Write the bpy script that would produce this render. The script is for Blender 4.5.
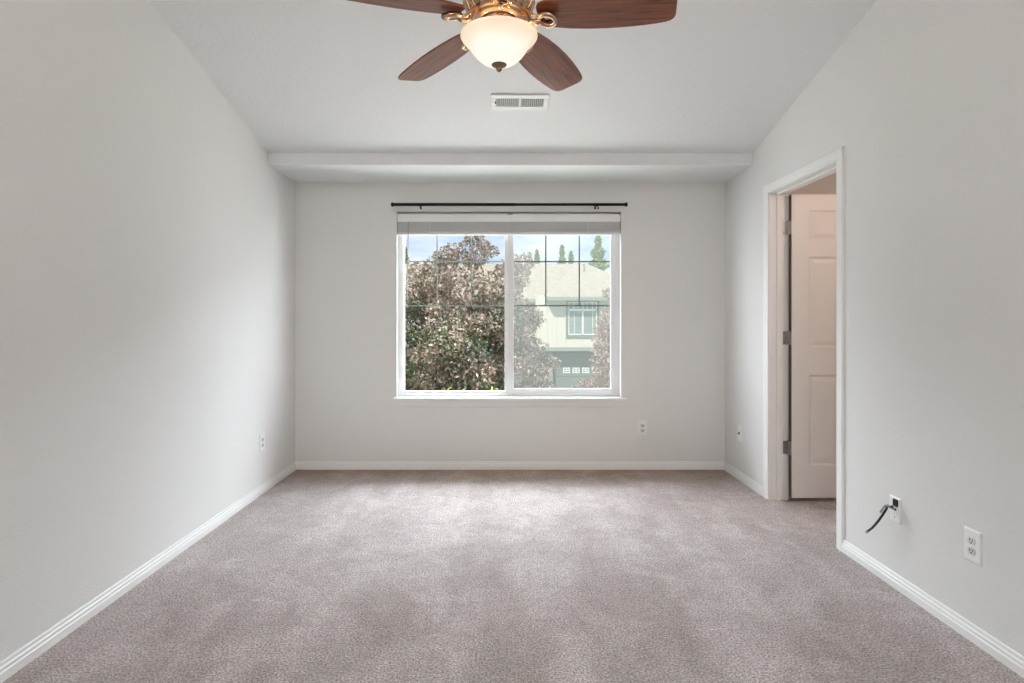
import bpy, bmesh, math, random
import numpy as np
from mathutils import Vector, Matrix

for _o in list(bpy.data.objects):
    bpy.data.objects.remove(_o)
SC = bpy.context.scene
COL = SC.collection
R = math.radians

# ---------------------------------------------------------------- camera, sky, sun, large lights, exposure
F, VX, VY, E = 569.0, 505.8, 318.0, 1.225        # focal length (px of 1024), vanishing point, eye height
D = 4.609                                        # distance to the window wall
XL, XR = -1.7075, 1.7755                         # side walls

cam = bpy.data.cameras.new('camera')
cam.sensor_width = 36.0
cam.lens = F / 1024 * 36.0
cam.shift_x = (512 - VX) / 1024
cam.shift_y = (VY - 341.5) / 1024
cam.clip_start, cam.clip_end = 0.05, 500
cam_o = bpy.data.objects.new('camera', cam)
cam_o.location = (0, 0, E)
cam_o.rotation_euler = (R(90), 0, 0)
COL.objects.link(cam_o)
SC.camera = cam_o

SC.view_settings.view_transform = 'Standard'
SC.view_settings.look = 'None'
SC.view_settings.gamma = 1.0
SC.view_settings.exposure = 0.0
SC.view_settings.use_curve_mapping = False

world = bpy.data.worlds.new('sky')
SC.world = world
world.use_nodes = True
wn, wl = world.node_tree.nodes, world.node_tree.links
wn.clear()
w_out = wn.new('ShaderNodeOutputWorld')
w_bg = wn.new('ShaderNodeBackground')
w_tc = wn.new('ShaderNodeTexCoord')
w_sep = wn.new('ShaderNodeSeparateXYZ')
w_map = wn.new('ShaderNodeMapping')
w_map.inputs['Scale'].default_value = (1.0, 1.0, 3.2)
w_noise = wn.new('ShaderNodeTexNoise')
w_noise.inputs['Scale'].default_value = 5.0
w_noise.inputs['Detail'].default_value = 6.0
w_noise.inputs['Roughness'].default_value = 0.55
w_cl = wn.new('ShaderNodeValToRGB')
w_cl.color_ramp.elements[0].position = 0.38
w_cl.color_ramp.elements[0].color = (0, 0, 0, 1)
w_cl.color_ramp.elements[1].position = 0.68
w_cl.color_ramp.elements[1].color = (1, 1, 1, 1)
w_blue = wn.new('ShaderNodeValToRGB')           # height of the sky -> blue
w_blue.color_ramp.elements[0].position = 0.0
w_blue.color_ramp.elements[0].color = (0.62, 0.78, 0.95, 1)
w_blue.color_ramp.elements[1].position = 0.22
w_blue.color_ramp.elements[1].color = (0.27, 0.52, 0.90, 1)
w_mix = wn.new('ShaderNodeMixRGB')
w_mix.inputs['Color2'].default_value = (1.0, 1.0, 1.0, 1)
w_str = wn.new('ShaderNodeMapRange')            # sky boost by height, added above the view to brighten the room
w_str.inputs['From Min'].default_value = 0.22
w_str.inputs['From Max'].default_value = 0.50
w_str.inputs['To Min'].default_value = 0.0
w_str.inputs['To Max'].default_value = 1.0
w_az = wn.new('ShaderNodeMapRange')             # keeps the added, unseen sky boost to the street side
w_az.inputs['From Min'].default_value = -0.1
w_az.inputs['From Max'].default_value = 0.35
w_boost = wn.new('ShaderNodeMath')
w_boost.operation = 'MULTIPLY'
w_tot = wn.new('ShaderNodeMath')
w_tot.operation = 'MULTIPLY_ADD'
w_tot.inputs[1].default_value = 1.6
w_tot.inputs[2].default_value = 1.1
wl.new(w_tc.outputs['Generated'], w_map.inputs['Vector'])
wl.new(w_map.outputs['Vector'], w_noise.inputs['Vector'])
wl.new(w_noise.outputs['Fac'], w_cl.inputs['Fac'])
wl.new(w_tc.outputs['Generated'], w_sep.inputs['Vector'])
wl.new(w_sep.outputs['Z'], w_blue.inputs['Fac'])
wl.new(w_sep.outputs['Z'], w_str.inputs['Value'])
w_cov = wn.new('ShaderNodeMath')
w_cov.operation = 'MAXIMUM'
wl.new(w_cl.outputs['Color'], w_cov.inputs[0])
wl.new(w_boost.outputs['Value'], w_cov.inputs[1])
wl.new(w_cov.outputs['Value'], w_mix.inputs['Fac'])
wl.new(w_blue.outputs['Color'], w_mix.inputs['Color1'])
wl.new(w_mix.outputs['Color'], w_bg.inputs['Color'])
wl.new(w_sep.outputs['Y'], w_az.inputs['Value'])
wl.new(w_str.outputs['Result'], w_boost.inputs[0])
wl.new(w_az.outputs['Result'], w_boost.inputs[1])
wl.new(w_boost.outputs['Value'], w_tot.inputs[0])
wl.new(w_tot.outputs['Value'], w_bg.inputs['Strength'])
wl.new(w_bg.outputs['Background'], w_out.inputs['Surface'])

sun = bpy.data.lights.new('sun', 'SUN')
sun.energy = 5.6
sun.angle = R(1.0)
sun.color = (1.0, 0.95, 0.86)
sun_o = bpy.data.objects.new('sun', sun)
sun_o.rotation_euler = Vector((0.45, 0.62, -0.85)).to_track_quat('-Z', 'Y').to_euler()
sun_o.location = (-8, -10, 16)
COL.objects.link(sun_o)


def area(name, loc, aim, sx, sy, power, color):
    l = bpy.data.lights.new(name, 'AREA')
    l.shape = 'RECTANGLE'
    l.size, l.size_y = sx, sy
    l.energy, l.color = power, color
    o = bpy.data.objects.new(name, l)
    o.location = loc
    o.rotation_euler = (Vector(aim) - Vector(loc)).to_track_quat('-Z', 'Y').to_euler()
    COL.objects.link(o)
    return o


# added unseen fill lamp, bounced off the rear wall and ceiling behind the camera
area('bounce_fill', (0.0, -0.7, 1.9), (0.0, -1.8, 2.9), 0.8, 0.8, 80, (1.0, 0.97, 0.935))
# fill lamp added outside above the view, standing in for high daylight
area('high_window_fill', (0.0, 7.4, 4.0), (0.0, 3.5, 2.35), 8.0, 2.4, 1650, (0.83, 0.92, 1.0))
# fill lamps added outside below and beside the view, standing in for bounced daylight
area('low_window_fill', (0.0, 6.9, -0.7), (0.0, 3.9, 1.17), 5.0, 2.0, 238, (1.0, 0.985, 0.99))
for _s in (-1, 1):
    area('side_window_fill', (_s * 4.6, 6.0, 1.3), (_s * 3.0, 3.3, 1.3), 3.2, 3.2, 500, (0.87, 0.93, 1.0))

# ---------------------------------------------------------------- helpers


def px(x, y, d):
    return Vector(((x - VX) * d / F, d, E + (VY - y) * d / F))


class MB:
    """collects shapes into one mesh"""

    def __init__(self):
        self.v, self.f, self.s = [], [], []

    def add(self, verts, faces, smooth=False):
        n = len(self.v)
        self.v += [tuple(p) for p in verts]
        self.f += [tuple(i + n for i in f) for f in faces]
        self.s += [smooth] * len(faces)
        return self

    def box(self, x0, x1, y0, y1, z0, z1):
        x0, x1 = min(x0, x1), max(x0, x1)
        y0, y1 = min(y0, y1), max(y0, y1)
        z0, z1 = min(z0, z1), max(z0, z1)
        v = [(x0, y0, z0), (x1, y0, z0), (x1, y1, z0), (x0, y1, z0), (x0, y0, z1), (x1, y0, z1), (x1, y1, z1), (x0, y1, z1)]
        return self.add(v, [(0, 3, 2, 1), (4, 5, 6, 7), (0, 1, 5, 4), (1, 2, 6, 5), (2, 3, 7, 6), (3, 0, 4, 7)])

    def prism(self, poly, axis, a, b):
        """poly of 2-D points extruded along axis 'x' (y,z), 'y' (x,z) or 'z' (x,y)"""
        def mk(p, t):
            return {'x': (t, p[0], p[1]), 'y': (p[0], t, p[1]), 'z': (p[0], p[1], t)}[axis]
        n = len(poly)
        v = [mk(p, a) for p in poly] + [mk(p, b) for p in poly]
        f = [tuple(range(n))[::-1], tuple(range(n, 2 * n))]
        f += [(i, (i + 1) % n, n + (i + 1) % n, n + i) for i in range(n)]
        return self.add(v, f)

    def frame(self, x0, x1, z0, z1, l, r, b, t, y0, y1):
        """rectangular picture-frame in the xz plane"""
        self.box(x0, x0 + l, y0, y1, z0, z1)
        self.box(x1 - r, x1, y0, y1, z0, z1)
        self.box(x0 + l, x1 - r, y0, y1, z0, z0 + b)
        self.box(x0 + l, x1 - r, y0, y1, z1 - t, z1)
        return self

    def lathe(self, prof, c=(0, 0, 0), n=48, smooth=True, axis='z'):
        v, f = [], []
        for r, z in prof:
            for k in range(n):
                a = 2 * math.pi * k / n
                p = (r * math.cos(a), r * math.sin(a), z)
                if axis == 'y':
                    p = (p[0], p[2], p[1])
                elif axis == 'x':
                    p = (p[2], p[0], p[1])
                v.append((p[0] + c[0], p[1] + c[1], p[2] + c[2]))
        m = len(prof)
        for i in range(m - 1):
            for k in range(n):
                k2 = (k + 1) % n
                f.append((i * n + k, i * n + k2, (i + 1) * n + k2, (i + 1) * n + k))
        self.add(v, f, smooth)
        if prof[0][0] > 1e-4:
            self.add([v[k] for k in range(n)], [tuple(range(n))[::-1]])
        if prof[-1][0] > 1e-4:
            self.add([v[(m - 1) * n + k] for k in range(n)], [tuple(range(n))])
        return self

    def tube(self, pts, rad, n=12, smooth=True):
        pts = [Vector(p) for p in pts]
        rad = rad if isinstance(rad, (list, tuple)) else [rad] * len(pts)
        v, f = [], []
        up = None
        for i, p in enumerate(pts):
            t = (pts[min(i + 1, len(pts) - 1)] - pts[max(i - 1, 0)]).normalized()
            if up is None:
                up = Vector((0, 0, 1)) if abs(t.z) < 0.9 else Vector((1, 0, 0))
            a = t.cross(up).normalized()
            up = a.cross(t).normalized()
            for k in range(n):
                th = 2 * math.pi * k / n
                q = p + (a * math.cos(th) + up * math.sin(th)) * rad[i]
                v.append(tuple(q))
        m = len(pts)
        for i in range(m - 1):
            for k in range(n):
                k2 = (k + 1) % n
                f.append((i * n + k, i * n + k2, (i + 1) * n + k2, (i + 1) * n + k))
        self.add(v, f, smooth)
        self.add([v[k] for k in range(n)], [tuple(range(n))[::-1]])
        self.add([v[(m - 1) * n + k] for k in range(n)], [tuple(range(n))])
        return self

    def build(self, name, mat, parent=None, bevel=0.0, segs=2, recalc=True):
        me = bpy.data.meshes.new(name)
        me.from_pydata(self.v, [], self.f)
        me.polygons.foreach_set('use_smooth', self.s)
        if recalc:
            bm = bmesh.new()
            bm.from_mesh(me)
            bmesh.ops.recalc_face_normals(bm, faces=bm.faces)
            bm.to_mesh(me)
            bm.free()
        me.materials.append(mat)
        o = bpy.data.objects.new(name, me)
        COL.objects.link(o)
        if parent is not None:
            o.parent = parent
        if bevel:
            b = o.modifiers.new('bevel', 'BEVEL')
            b.width, b.segments, b.limit_method = bevel, segs, 'ANGLE'
            b.angle_limit = R(40)
        return o


def tag(o, label, cat, group=None):
    o['label'], o['category'] = label, cat
    if group:
        o['group'] = group
    return o


def struct(o):
    o['kind'] = 'structure'
    return o


def empty(name, loc=(0, 0, 0), rot=(0, 0, 0), parent=None):
    o = bpy.data.objects.new(name, None)
    o.location, o.rotation_euler = loc, rot
    o.empty_display_size = 0.05
    COL.objects.link(o)
    if parent is not None:
        o.parent = parent
    return o


# ---------------------------------------------------------------- materials


def mat(name, color=(0.8, 0.8, 0.8), rough=0.5, metal=0.0, spec=0.5, coat=0.0, bump=None, vary=None):
    """bump = (scale, strength, distance, detail); vary = (scale, darker colour, lighter colour)"""
    m = bpy.data.materials.new(name)
    m.use_nodes = True
    nt = m.node_tree
    p = nt.nodes['Principled BSDF']
    p.inputs['Base Color'].default_value = (*color, 1)
    p.inputs['Roughness'].default_value = rough
    p.inputs['Metallic'].default_value = metal
    p.inputs['Specular IOR Level'].default_value = spec
    p.inputs['Coat Weight'].default_value = coat
    p.inputs['Coat Roughness'].default_value = 0.12
    tc = nt.nodes.new('ShaderNodeTexCoord')
    if bump:
        n = nt.nodes.new('ShaderNodeTexNoise')
        n.inputs['Scale'].default_value = bump[0]
        n.inputs['Detail'].default_value = bump[3] if len(bump) > 3 else 2.0
        b = nt.nodes.new('ShaderNodeBump')
        b.inputs['Strength'].default_value = bump[1]
        b.inputs['Distance'].default_value = bump[2]
        nt.links.new(tc.outputs['Object'], n.inputs['Vector'])
        nt.links.new(n.outputs['Fac'], b.inputs['Height'])
        nt.links.new(b.outputs['Normal'], p.inputs['Normal'])
    if vary:
        n = nt.nodes.new('ShaderNodeTexNoise')
        n.inputs['Scale'].default_value = vary[0]
        n.inputs['Detail'].default_value = 3.0
        r = nt.nodes.new('ShaderNodeValToRGB')
        r.color_ramp.elements[0].position, r.color_ramp.elements[1].position = 0.35, 0.65
        r.color_ramp.elements[0].color = (*vary[1], 1)
        r.color_ramp.elements[1].color = (*vary[2], 1)
        nt.links.new(tc.outputs['Object'], n.inputs['Vector'])
        nt.links.new(n.outputs['Fac'], r.inputs['Fac'])
        nt.links.new(r.outputs['Color'], p.inputs['Base Color'])
    return m


M_WALL = mat('wall_paint', (0.80, 0.787, 0.77), 0.75, spec=0.25, bump=(150, 0.35, 0.003))
M_CEIL = mat('ceiling_paint', (0.815, 0.82, 0.825), 0.85, spec=0.2, bump=(48, 0.6, 0.006, 3))
M_TRIM = mat('white_trim', (0.88, 0.875, 0.86), 0.42, spec=0.4)
M_DOOR = mat('door_paint', (0.82, 0.80, 0.78), 0.42, spec=0.4, bump=(160, 0.08, 0.001))
M_VINYL = mat('white_vinyl', (0.86, 0.86, 0.86), 0.35)
M_BLIND = mat('blind_white', (0.74, 0.735, 0.73), 0.5)
M_MUNTIN = mat('grey_green_muntin', (0.16, 0.20, 0.18), 0.5)
M_BLACK = mat('black_metal', (0.008, 0.008, 0.009), 0.4, spec=0.2)
M_RUBBER = mat('black_rubber', (0.015, 0.015, 0.017), 0.5)
M_GREYCABLE = mat('grey_cable', (0.30, 0.31, 0.30), 0.5)
M_NICKEL = mat('brushed_nickel', (0.40, 0.39, 0.38), 0.33, metal=1.0)
M_PLATE = mat('white_plastic', (0.91, 0.905, 0.88), 0.32)
M_SLOT = mat('dark_slot', (0.015, 0.013, 0.012), 0.6)
M_IVORY = mat('socket_plastic', (0.68, 0.675, 0.65), 0.35)
M_VENT = mat('vent_enamel', (0.80, 0.80, 0.79), 0.4)
M_VENTDARK = mat('vent_interior', (0.05, 0.055, 0.05), 0.7)
M_BRONZE = mat('antique_bronze', (0.28, 0.19, 0.10), 0.38, metal=1.0)
M_COPPER = mat('brushed_copper', (0.50, 0.35, 0.25), 0.25, metal=1.0, bump=(30, 0.1, 0.002))


def carpet_material():
    m = bpy.data.materials.new('carpet')
    m.use_nodes = True
    nt = m.node_tree
    N, L = nt.nodes, nt.links
    p = N['Principled BSDF']
    p.inputs['Roughness'].default_value = 0.95
    p.inputs['Specular IOR Level'].default_value = 0.08
    p.inputs['Sheen Weight'].default_value = 0.25
    p.inputs['Sheen Roughness'].default_value = 0.5
    tc = N.new('ShaderNodeTexCoord')

    def noise(scale, detail, rough=0.5, vec=None, dist=0.0):
        n = N.new('ShaderNodeTexNoise')
        n.inputs['Scale'].default_value = scale
        n.inputs['Detail'].default_value = detail
        n.inputs['Roughness'].default_value = rough
        n.inputs['Distortion'].default_value = dist
        L.new(vec or tc.outputs['Object'], n.inputs['Vector'])
        return n.outputs['Fac']

    def ramp(fac, p0, c0, p1, c1):
        r = N.new('ShaderNodeValToRGB')
        r.color_ramp.elements[0].position, r.color_ramp.elements[1].position = p0, p1
        r.color_ramp.elements[0].color = (*c0, 1)
        r.color_ramp.elements[1].color = (*c1, 1)
        L.new(fac, r.inputs['Fac'])
        return r.outputs['Color']

    def mult(a, b, f=1.0):
        x = N.new('ShaderNodeMixRGB')
        x.blend_type = 'MULTIPLY'
        x.inputs['Fac'].default_value = f
        L.new(a, x.inputs['Color1'])
        L.new(b, x.inputs['Color2'])
        return x.outputs['Color']

    fine = noise(125, 3, 0.8)
    col = ramp(fine, 0.38, (0.30, 0.235, 0.225), 0.60, (1.0, 0.91, 0.90))
    # pile brushed in broad patches and sweeps by feet and vacuum
    patch = ramp(noise(3.0, 5, 0.62, dist=1.2), 0.40, (0.83, 0.815, 0.805), 0.60, (1.0, 1.0, 1.0))
    col = mult(col, patch)
    col = mult(col, ramp(noise(24, 4, 0.7), 0.36, (0.84, 0.825, 0.82), 0.60, (1.0, 1.0, 1.0)))
    mp = N.new('ShaderNodeMapping')
    mp.inputs['Rotation'].default_value = (0, 0, R(32))
    mp.inputs['Scale'].default_value = (3.2, 1.0, 1)
    L.new(tc.outputs['Object'], mp.inputs['Vector'])
    sweep = ramp(noise(1.0, 3, 0.55, mp.outputs['Vector'], 0.5), 0.42, (0.88, 0.87, 0.86), 0.56, (1, 1, 1))
    col = mult(col, sweep)
    mp2 = N.new('ShaderNodeMapping')
    mp2.inputs['Rotation'].default_value = (0, 0, R(-28))
    mp2.inputs['Scale'].default_value = (2.6, 0.9, 1)
    mp2.inputs['Location'].default_value = (3.1, 1.7, 0)
    L.new(tc.outputs['Object'], mp2.inputs['Vector'])
    sweep2 = ramp(noise(1.0, 3, 0.55, mp2.outputs['Vector'], 0.5), 0.40, (0.88, 0.865, 0.855), 0.55, (1, 1, 1))
    col = mult(col, sweep2)
    # brownish soiling along the window wall
    sep = N.new('ShaderNodeSeparateXYZ')
    L.new(tc.outputs['Object'], sep.inputs['Vector'])
    add = N.new('ShaderNodeMath')
    add.operation = 'MULTIPLY_ADD'
    L.new(noise(5, 4), add.inputs[0])
    add.inputs[1].default_value = 0.55
    L.new(sep.outputs['Y'], add.inputs[2])
    mr = N.new('ShaderNodeMapRange')
    mr.inputs['From Min'].default_value = D - 0.20
    mr.inputs['From Max'].default_value = D + 0.33
    L.new(add.outputs[0], mr.inputs['Value'])
    soil = N.new('ShaderNodeMixRGB')
    soil.inputs['Color1'].default_value = (1, 1, 1, 1)
    soil.inputs['Color2'].default_value = (0.74, 0.56, 0.38, 1)
    L.new(mr.outputs['Result'], soil.inputs['Fac'])
    col = mult(col, soil.outputs['Color'])
    L.new(col, p.inputs['Base Color'])
    b = N.new('ShaderNodeBump')
    b.inputs['Strength'].default_value = 0.9
    b.inputs['Distance'].default_value = 0.012
    L.new(fine, b.inputs['Height'])
    L.new(b.outputs['Normal'], p.inputs['Normal'])
    return m


def wood_material():
    m = bpy.data.materials.new('mahogany')
    m.use_nodes = True
    nt = m.node_tree
    N, L = nt.nodes, nt.links
    p = N['Principled BSDF']
    p.inputs['Roughness'].default_value = 0.5
    p.inputs['Specular IOR Level'].default_value = 0.3
    p.inputs['Coat Weight'].default_value = 0.22
    p.inputs['Coat Roughness'].default_value = 0.13
    tc = N.new('ShaderNodeTexCoord')
    mp = N.new('ShaderNodeMapping')
    mp.inputs['Scale'].default_value = (3.5, 42.0, 42.0)
    L.new(tc.outputs['Object'], mp.inputs['Vector'])
    n = N.new('ShaderNodeTexNoise')
    n.inputs['Scale'].default_value = 1.6
    n.inputs['Detail'].default_value = 5
    n.inputs['Distortion'].default_value = 0.7
    L.new(mp.outputs['Vector'], n.inputs['Vector'])
    r = N.new('ShaderNodeValToRGB')
    r.color_ramp.elements[0].position, r.color_ramp.elements[1].position = 0.3, 0.7
    r.color_ramp.elements[0].color = (0.095, 0.027, 0.012, 1)
    r.color_ramp.elements[1].color = (0.28, 0.088, 0.035, 1)
    L.new(n.outputs['Fac'], r.inputs['Fac'])
    L.new(r.outputs['Color'], p.inputs['Base Color'])
    return m


def glass_material():
    m = bpy.data.materials.new('window_glass')
    m.use_nodes = True
    N, L = m.node_tree.nodes, m.node_tree.links
    N.clear()
    out = N.new('ShaderNodeOutputMaterial')
    mix = N.new('ShaderNodeMixShader')
    tr = N.new('ShaderNodeBsdfTransparent')
    tr.inputs['Color'].default_value = (0.98, 0.988, 0.982, 1)
    gl = N.new('ShaderNodeBsdfGlossy')
    gl.inputs['Roughness'].default_value = 0.02
    fr = N.new('ShaderNodeFresnel')
    fr.inputs['IOR'].default_value = 1.30
    ge = N.new('ShaderNodeNewGeometry')          # one reflection per pane, at the face the ray enters
    sb = N.new('ShaderNodeMath')
    sb.operation = 'SUBTRACT'
    sb.inputs[0].default_value = 1.0
    L.new(ge.outputs['Backfacing'], sb.inputs[1])
    mu = N.new('ShaderNodeMath')
    mu.operation = 'MULTIPLY'
    L.new(fr.outputs['Fac'], mu.inputs[0])
    L.new(sb.outputs['Value'], mu.inputs[1])
    L.new(mu.outputs['Value'], mix.inputs['Fac'])
    L.new(tr.outputs['BSDF'], mix.inputs[1])
    L.new(gl.outputs['BSDF'], mix.inputs[2])
    L.new(mix.outputs['Shader'], out.inputs['Surface'])
    return m


def screen_material():
    m = bpy.data.materials.new('insect_screen')
    m.use_nodes = True
    N, L = m.node_tree.nodes, m.node_tree.links
    N.clear()
    out = N.new('ShaderNodeOutputMaterial')
    mix = N.new('ShaderNodeMixShader')
    mix.inputs['Fac'].default_value = 0.13
    tr = N.new('ShaderNodeBsdfTransparent')
    tl = N.new('ShaderNodeBsdfTranslucent')
    tl.inputs['Color'].default_value = (0.17, 0.17, 0.16, 1)
    L.new(tr.outputs['BSDF'], mix.inputs[1])
    L.new(tl.outputs['BSDF'], mix.inputs[2])
    L.new(mix.outputs['Shader'], out.inputs['Surface'])
    return m


def bowl_material():
    m = bpy.data.materials.new('frosted_glass')
    m.use_nodes = True
    N, L = m.node_tree.nodes, m.node_tree.links
    p = N['Principled BSDF']
    p.inputs['Base Color'].default_value = (0.92, 0.88, 0.82, 1)
    p.inputs['Roughness'].default_value = 0.25
    tc = N.new('ShaderNodeTexCoord')
    n = N.new('ShaderNodeTexNoise')
    n.inputs['Scale'].default_value = 18
    n.inputs['Detail'].default_value = 3
    L.new(tc.outputs['Object'], n.inputs['Vector'])
    sp = N.new('ShaderNodeSeparateXYZ')
    L.new(tc.outputs['Object'], sp.inputs['Vector'])
    mr = N.new('ShaderNodeMapRange')              # the bulbs sit low in the bowl: amber towards the rim
    mr.inputs['From Min'].default_value = 2.225
    mr.inputs['From Max'].default_value = 2.30
    L.new(sp.outputs['Z'], mr.inputs['Value'])
    ad = N.new('ShaderNodeMath')
    ad.operation = 'MULTIPLY_ADD'
    ad.inputs[1].default_value = 0.5
    L.new(n.outputs['Fac'], ad.inputs[0])
    L.new(mr.outputs['Result'], ad.inputs[2])
    r = N.new('ShaderNodeValToRGB')
    r.color_ramp.elements[0].position, r.color_ramp.elements[1].position = 0.35, 1.25 / 1.25
    r.color_ramp.elements[0].color = (1.0, 0.90, 0.76, 1)
    r.color_ramp.elements[1].color = (0.80, 0.56, 0.32, 1)
    L.new(ad.outputs['Value'], r.inputs['Fac'])
    L.new(r.outputs['Color'], p.inputs['Emission Color'])
    p.inputs['Emission Strength'].default_value = 0.66
    return m


def leaf_material(name, cols, trans=0.35):
    m = bpy.data.materials.new(name)
    m.use_nodes = True
    N, L = m.node_tree.nodes, m.node_tree.links
    p = N['Principled BSDF']
    p.inputs['Roughness'].default_value = 0.45
    p.inputs['Specular IOR Level'].default_value = 0.4
    g = N.new('ShaderNodeNewGeometry')
    r = N.new('ShaderNodeValToRGB')
    while len(r.color_ramp.elements) < len(cols):
        r.color_ramp.elements.new(0.5)
    for i, c in enumerate(cols):
        r.color_ramp.elements[i].position = i / (len(cols) - 1)
        r.color_ramp.elements[i].color = (*c, 1)
    L.new(g.outputs['Random Per Island'], r.inputs['Fac'])
    L.new(r.outputs['Color'], p.inputs['Base Color'])
    t = N.new('ShaderNodeBsdfTranslucent')
    L.new(r.outputs['Color'], t.inputs['Color'])
    mx = N.new('ShaderNodeMixShader')
    mx.inputs['Fac'].default_value = trans
    L.new(p.outputs['BSDF'], mx.inputs[1])
    L.new(t.outputs['BSDF'], mx.inputs[2])
    L.new(mx.outputs['Shader'], N['Material Output'].inputs['Surface'])
    return m


M_CARPET = carpet_material()
M_WOOD = wood_material()
M_GLASS = glass_material()
M_SCREEN = screen_material()
M_BOWL = bowl_material()
M_MAPLE = leaf_material('purple_leaf', [(0.07, 0.05, 0.035), (0.38, 0.23, 0.19), (0.09, 0.12, 0.045), (0.72, 0.57, 0.52), (0.06, 0.10, 0.04), (0.28, 0.16, 0.13), (0.14, 0.15, 0.07), (0.54, 0.38, 0.33)])
M_MAPLE2 = leaf_material('rose_leaf', [(0.16, 0.09, 0.07), (0.46, 0.30, 0.25), (0.20, 0.18, 0.10), (0.60, 0.44, 0.38), (0.32, 0.20, 0.16)])
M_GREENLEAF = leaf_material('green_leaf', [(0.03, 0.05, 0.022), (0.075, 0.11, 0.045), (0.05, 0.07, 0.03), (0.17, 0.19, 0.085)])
M_CONIFER = leaf_material('conifer_green', [(0.12, 0.22, 0.05), (0.30, 0.42, 0.10), (0.20, 0.32, 0.08), (0.42, 0.52, 0.16)])
M_SHRUB = leaf_material('yellow_green_leaf', [(0.10, 0.20, 0.03), (0.34, 0.38, 0.07), (0.15, 0.26, 0.05), (0.44, 0.42, 0.11)])
M_BARK = mat('bark', (0.16, 0.10, 0.075), 0.9, bump=(25, 0.7, 0.02))
M_SIDING = mat('cream_siding', (0.60, 0.56, 0.49), 0.8)
M_ROOF = mat('tan_shingle', (0.30, 0.27, 0.21), 0.9, vary=(6, (0.26, 0.235, 0.18), (0.33, 0.30, 0.24)), bump=(14, 0.6, 0.05))
M_SAGE = mat('sage_siding', (0.17, 0.20, 0.18), 0.8)
M_SAGETRIM = mat('sage_trim', (0.26, 0.275, 0.24), 0.7)
M_DARKTRIM = mat('window_surround', (0.17, 0.20, 0.17), 0.7)
M_FARGLASS = mat('far_window_glass', (0.20, 0.26, 0.24), 0.3)
M_LAWN = mat('lawn', (0.10, 0.20, 0.05), 0.95, vary=(3, (0.07, 0.15, 0.03), (0.16, 0.28, 0.07)), bump=(40, 0.6, 0.03))
M_ROAD = mat('asphalt', (0.18, 0.18, 0.18), 0.9, bump=(60, 0.3, 0.01))

# ---------------------------------------------------------------- the room
YR = -1.8                                        # rear wall
YS, ZS = 4.085, 2.41                             # where the sloping ceiling meets the soffit
SL = 0.245
ZSOF = 2.322
WT = 0.14


def ceil_z(y):
    return ZS + SL * (YS - y)


YJ, YN = 3.83, 3.045                             # far and near jamb of the doorway
ZH = 2.062
JT = 0.018
XO = XR + 0.12                                   # outer face of the right wall
AX1, AY0, AY1, AZ = XO + 1.75, 2.1, 4.4, 2.44    # adjoining room

m = MB()
m.box(XL - WT, XO, YR - WT, D + WT, -0.12, 0)
m.box(XO, AX1 + 0.1, AY0 - 0.1, AY1 + 0.1, -0.12, 0)
struct(m.build('floor', M_CARPET))

m = MB()
m.prism([(YS, ZS), (YR - WT, ceil_z(YR - WT)), (YR - WT, ceil_z(YR - WT) + 0.15), (D + WT, ZS + 0.10), (D + WT, ZS)], 'x', XL - WT, XO)
struct(m.build('ceiling', M_CEIL))
m = MB()
m.box(XL, XR, YS, D, ZSOF, ZS)
struct(m.build('ceiling_soffit', M_CEIL, bevel=0.004))

top = [(YR, ceil_z(YR)), (YS, ZS), (D + WT, ZS)]
m = MB()
m.prism([(YR - WT, 0), (YR - WT, ceil_z(YR - WT)), (YS, ZS), (D + WT, ZS), (D + WT, 0)], 'x', XL - WT, XL)
struct(m.build('wall_left', M_WALL))
m = MB()
m.prism([(YR - WT, 0), (YR - WT, ceil_z(YR - WT)), (YN - JT, ceil_z(YN - JT)), (YN - JT, 0)], 'x', XR, XO)
m.prism([(YN - JT, ZH + JT), (YN - JT, ceil_z(YN - JT)), (YJ + JT, ceil_z(YJ + JT)), (YJ + JT, ZH + JT)], 'x', XR, XO)
m.prism([(YJ + JT, 0), (YJ + JT, ceil_z(YJ + JT)), (YS, ZS), (D + WT, ZS), (D + WT, 0)], 'x', XR, XO)
struct(m.build('wall_right', M_WALL))
m = MB()
m.box(XL, XR, YR - WT, YR, 0, ceil_z(YR))
struct(m.build('wall_rear', M_WALL))

# window opening
WX0, WX1 = (396.8 - VX) * D / F, (621.0 - VX) * D / F
WZ0, WZ1 = E - (398.0 - VY) * D / F, E + (VY - 211.6) * D / F
m = MB()
m.box(XL, WX0, D, D + WT, 0, ZS)
m.box(WX1, XR, D, D + WT, 0, ZS)
m.box(WX0, WX1, D, D + WT, 0, WZ0)
m.box(WX0, WX1, D, D + WT, WZ1, ZS)
struct(m.build('wall_back', M_WALL))

# adjoining room behind the doorway
m = MB()
m.box(XO, AX1, AY1, AY1 + 0.1, 0, AZ)
struct(m.build('wall_adjoining_back', M_WALL))
m = MB()
m.box(AX1, AX1 + 0.1, AY0 - 0.1, AY1 + 0.1, 0, AZ)
struct(m.build('wall_adjoining_right', M_WALL))
m = MB()
m.box(XO, AX1, AY0 - 0.1, AY0, 0, AZ)
struct(m.build('wall_adjoining_front', M_WALL))
m = MB()
m.box(XO, AX1 + 0.1, AY0 - 0.1, AY1 + 0.1, AZ, AZ + 0.1)
struct(m.build('ceiling_adjoining', M_CEIL))
pl = bpy.data.lights.new('adjoining_room_lamp', 'POINT')
pl.energy, pl.color, pl.shadow_soft_size = 13, (1.0, 0.72, 0.56), 0.12
plo = bpy.data.objects.new('adjoining_room_lamp', pl)
plo.location = (XO + 0.75, 2.75, 2.25)
COL.objects.link(plo)

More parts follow.
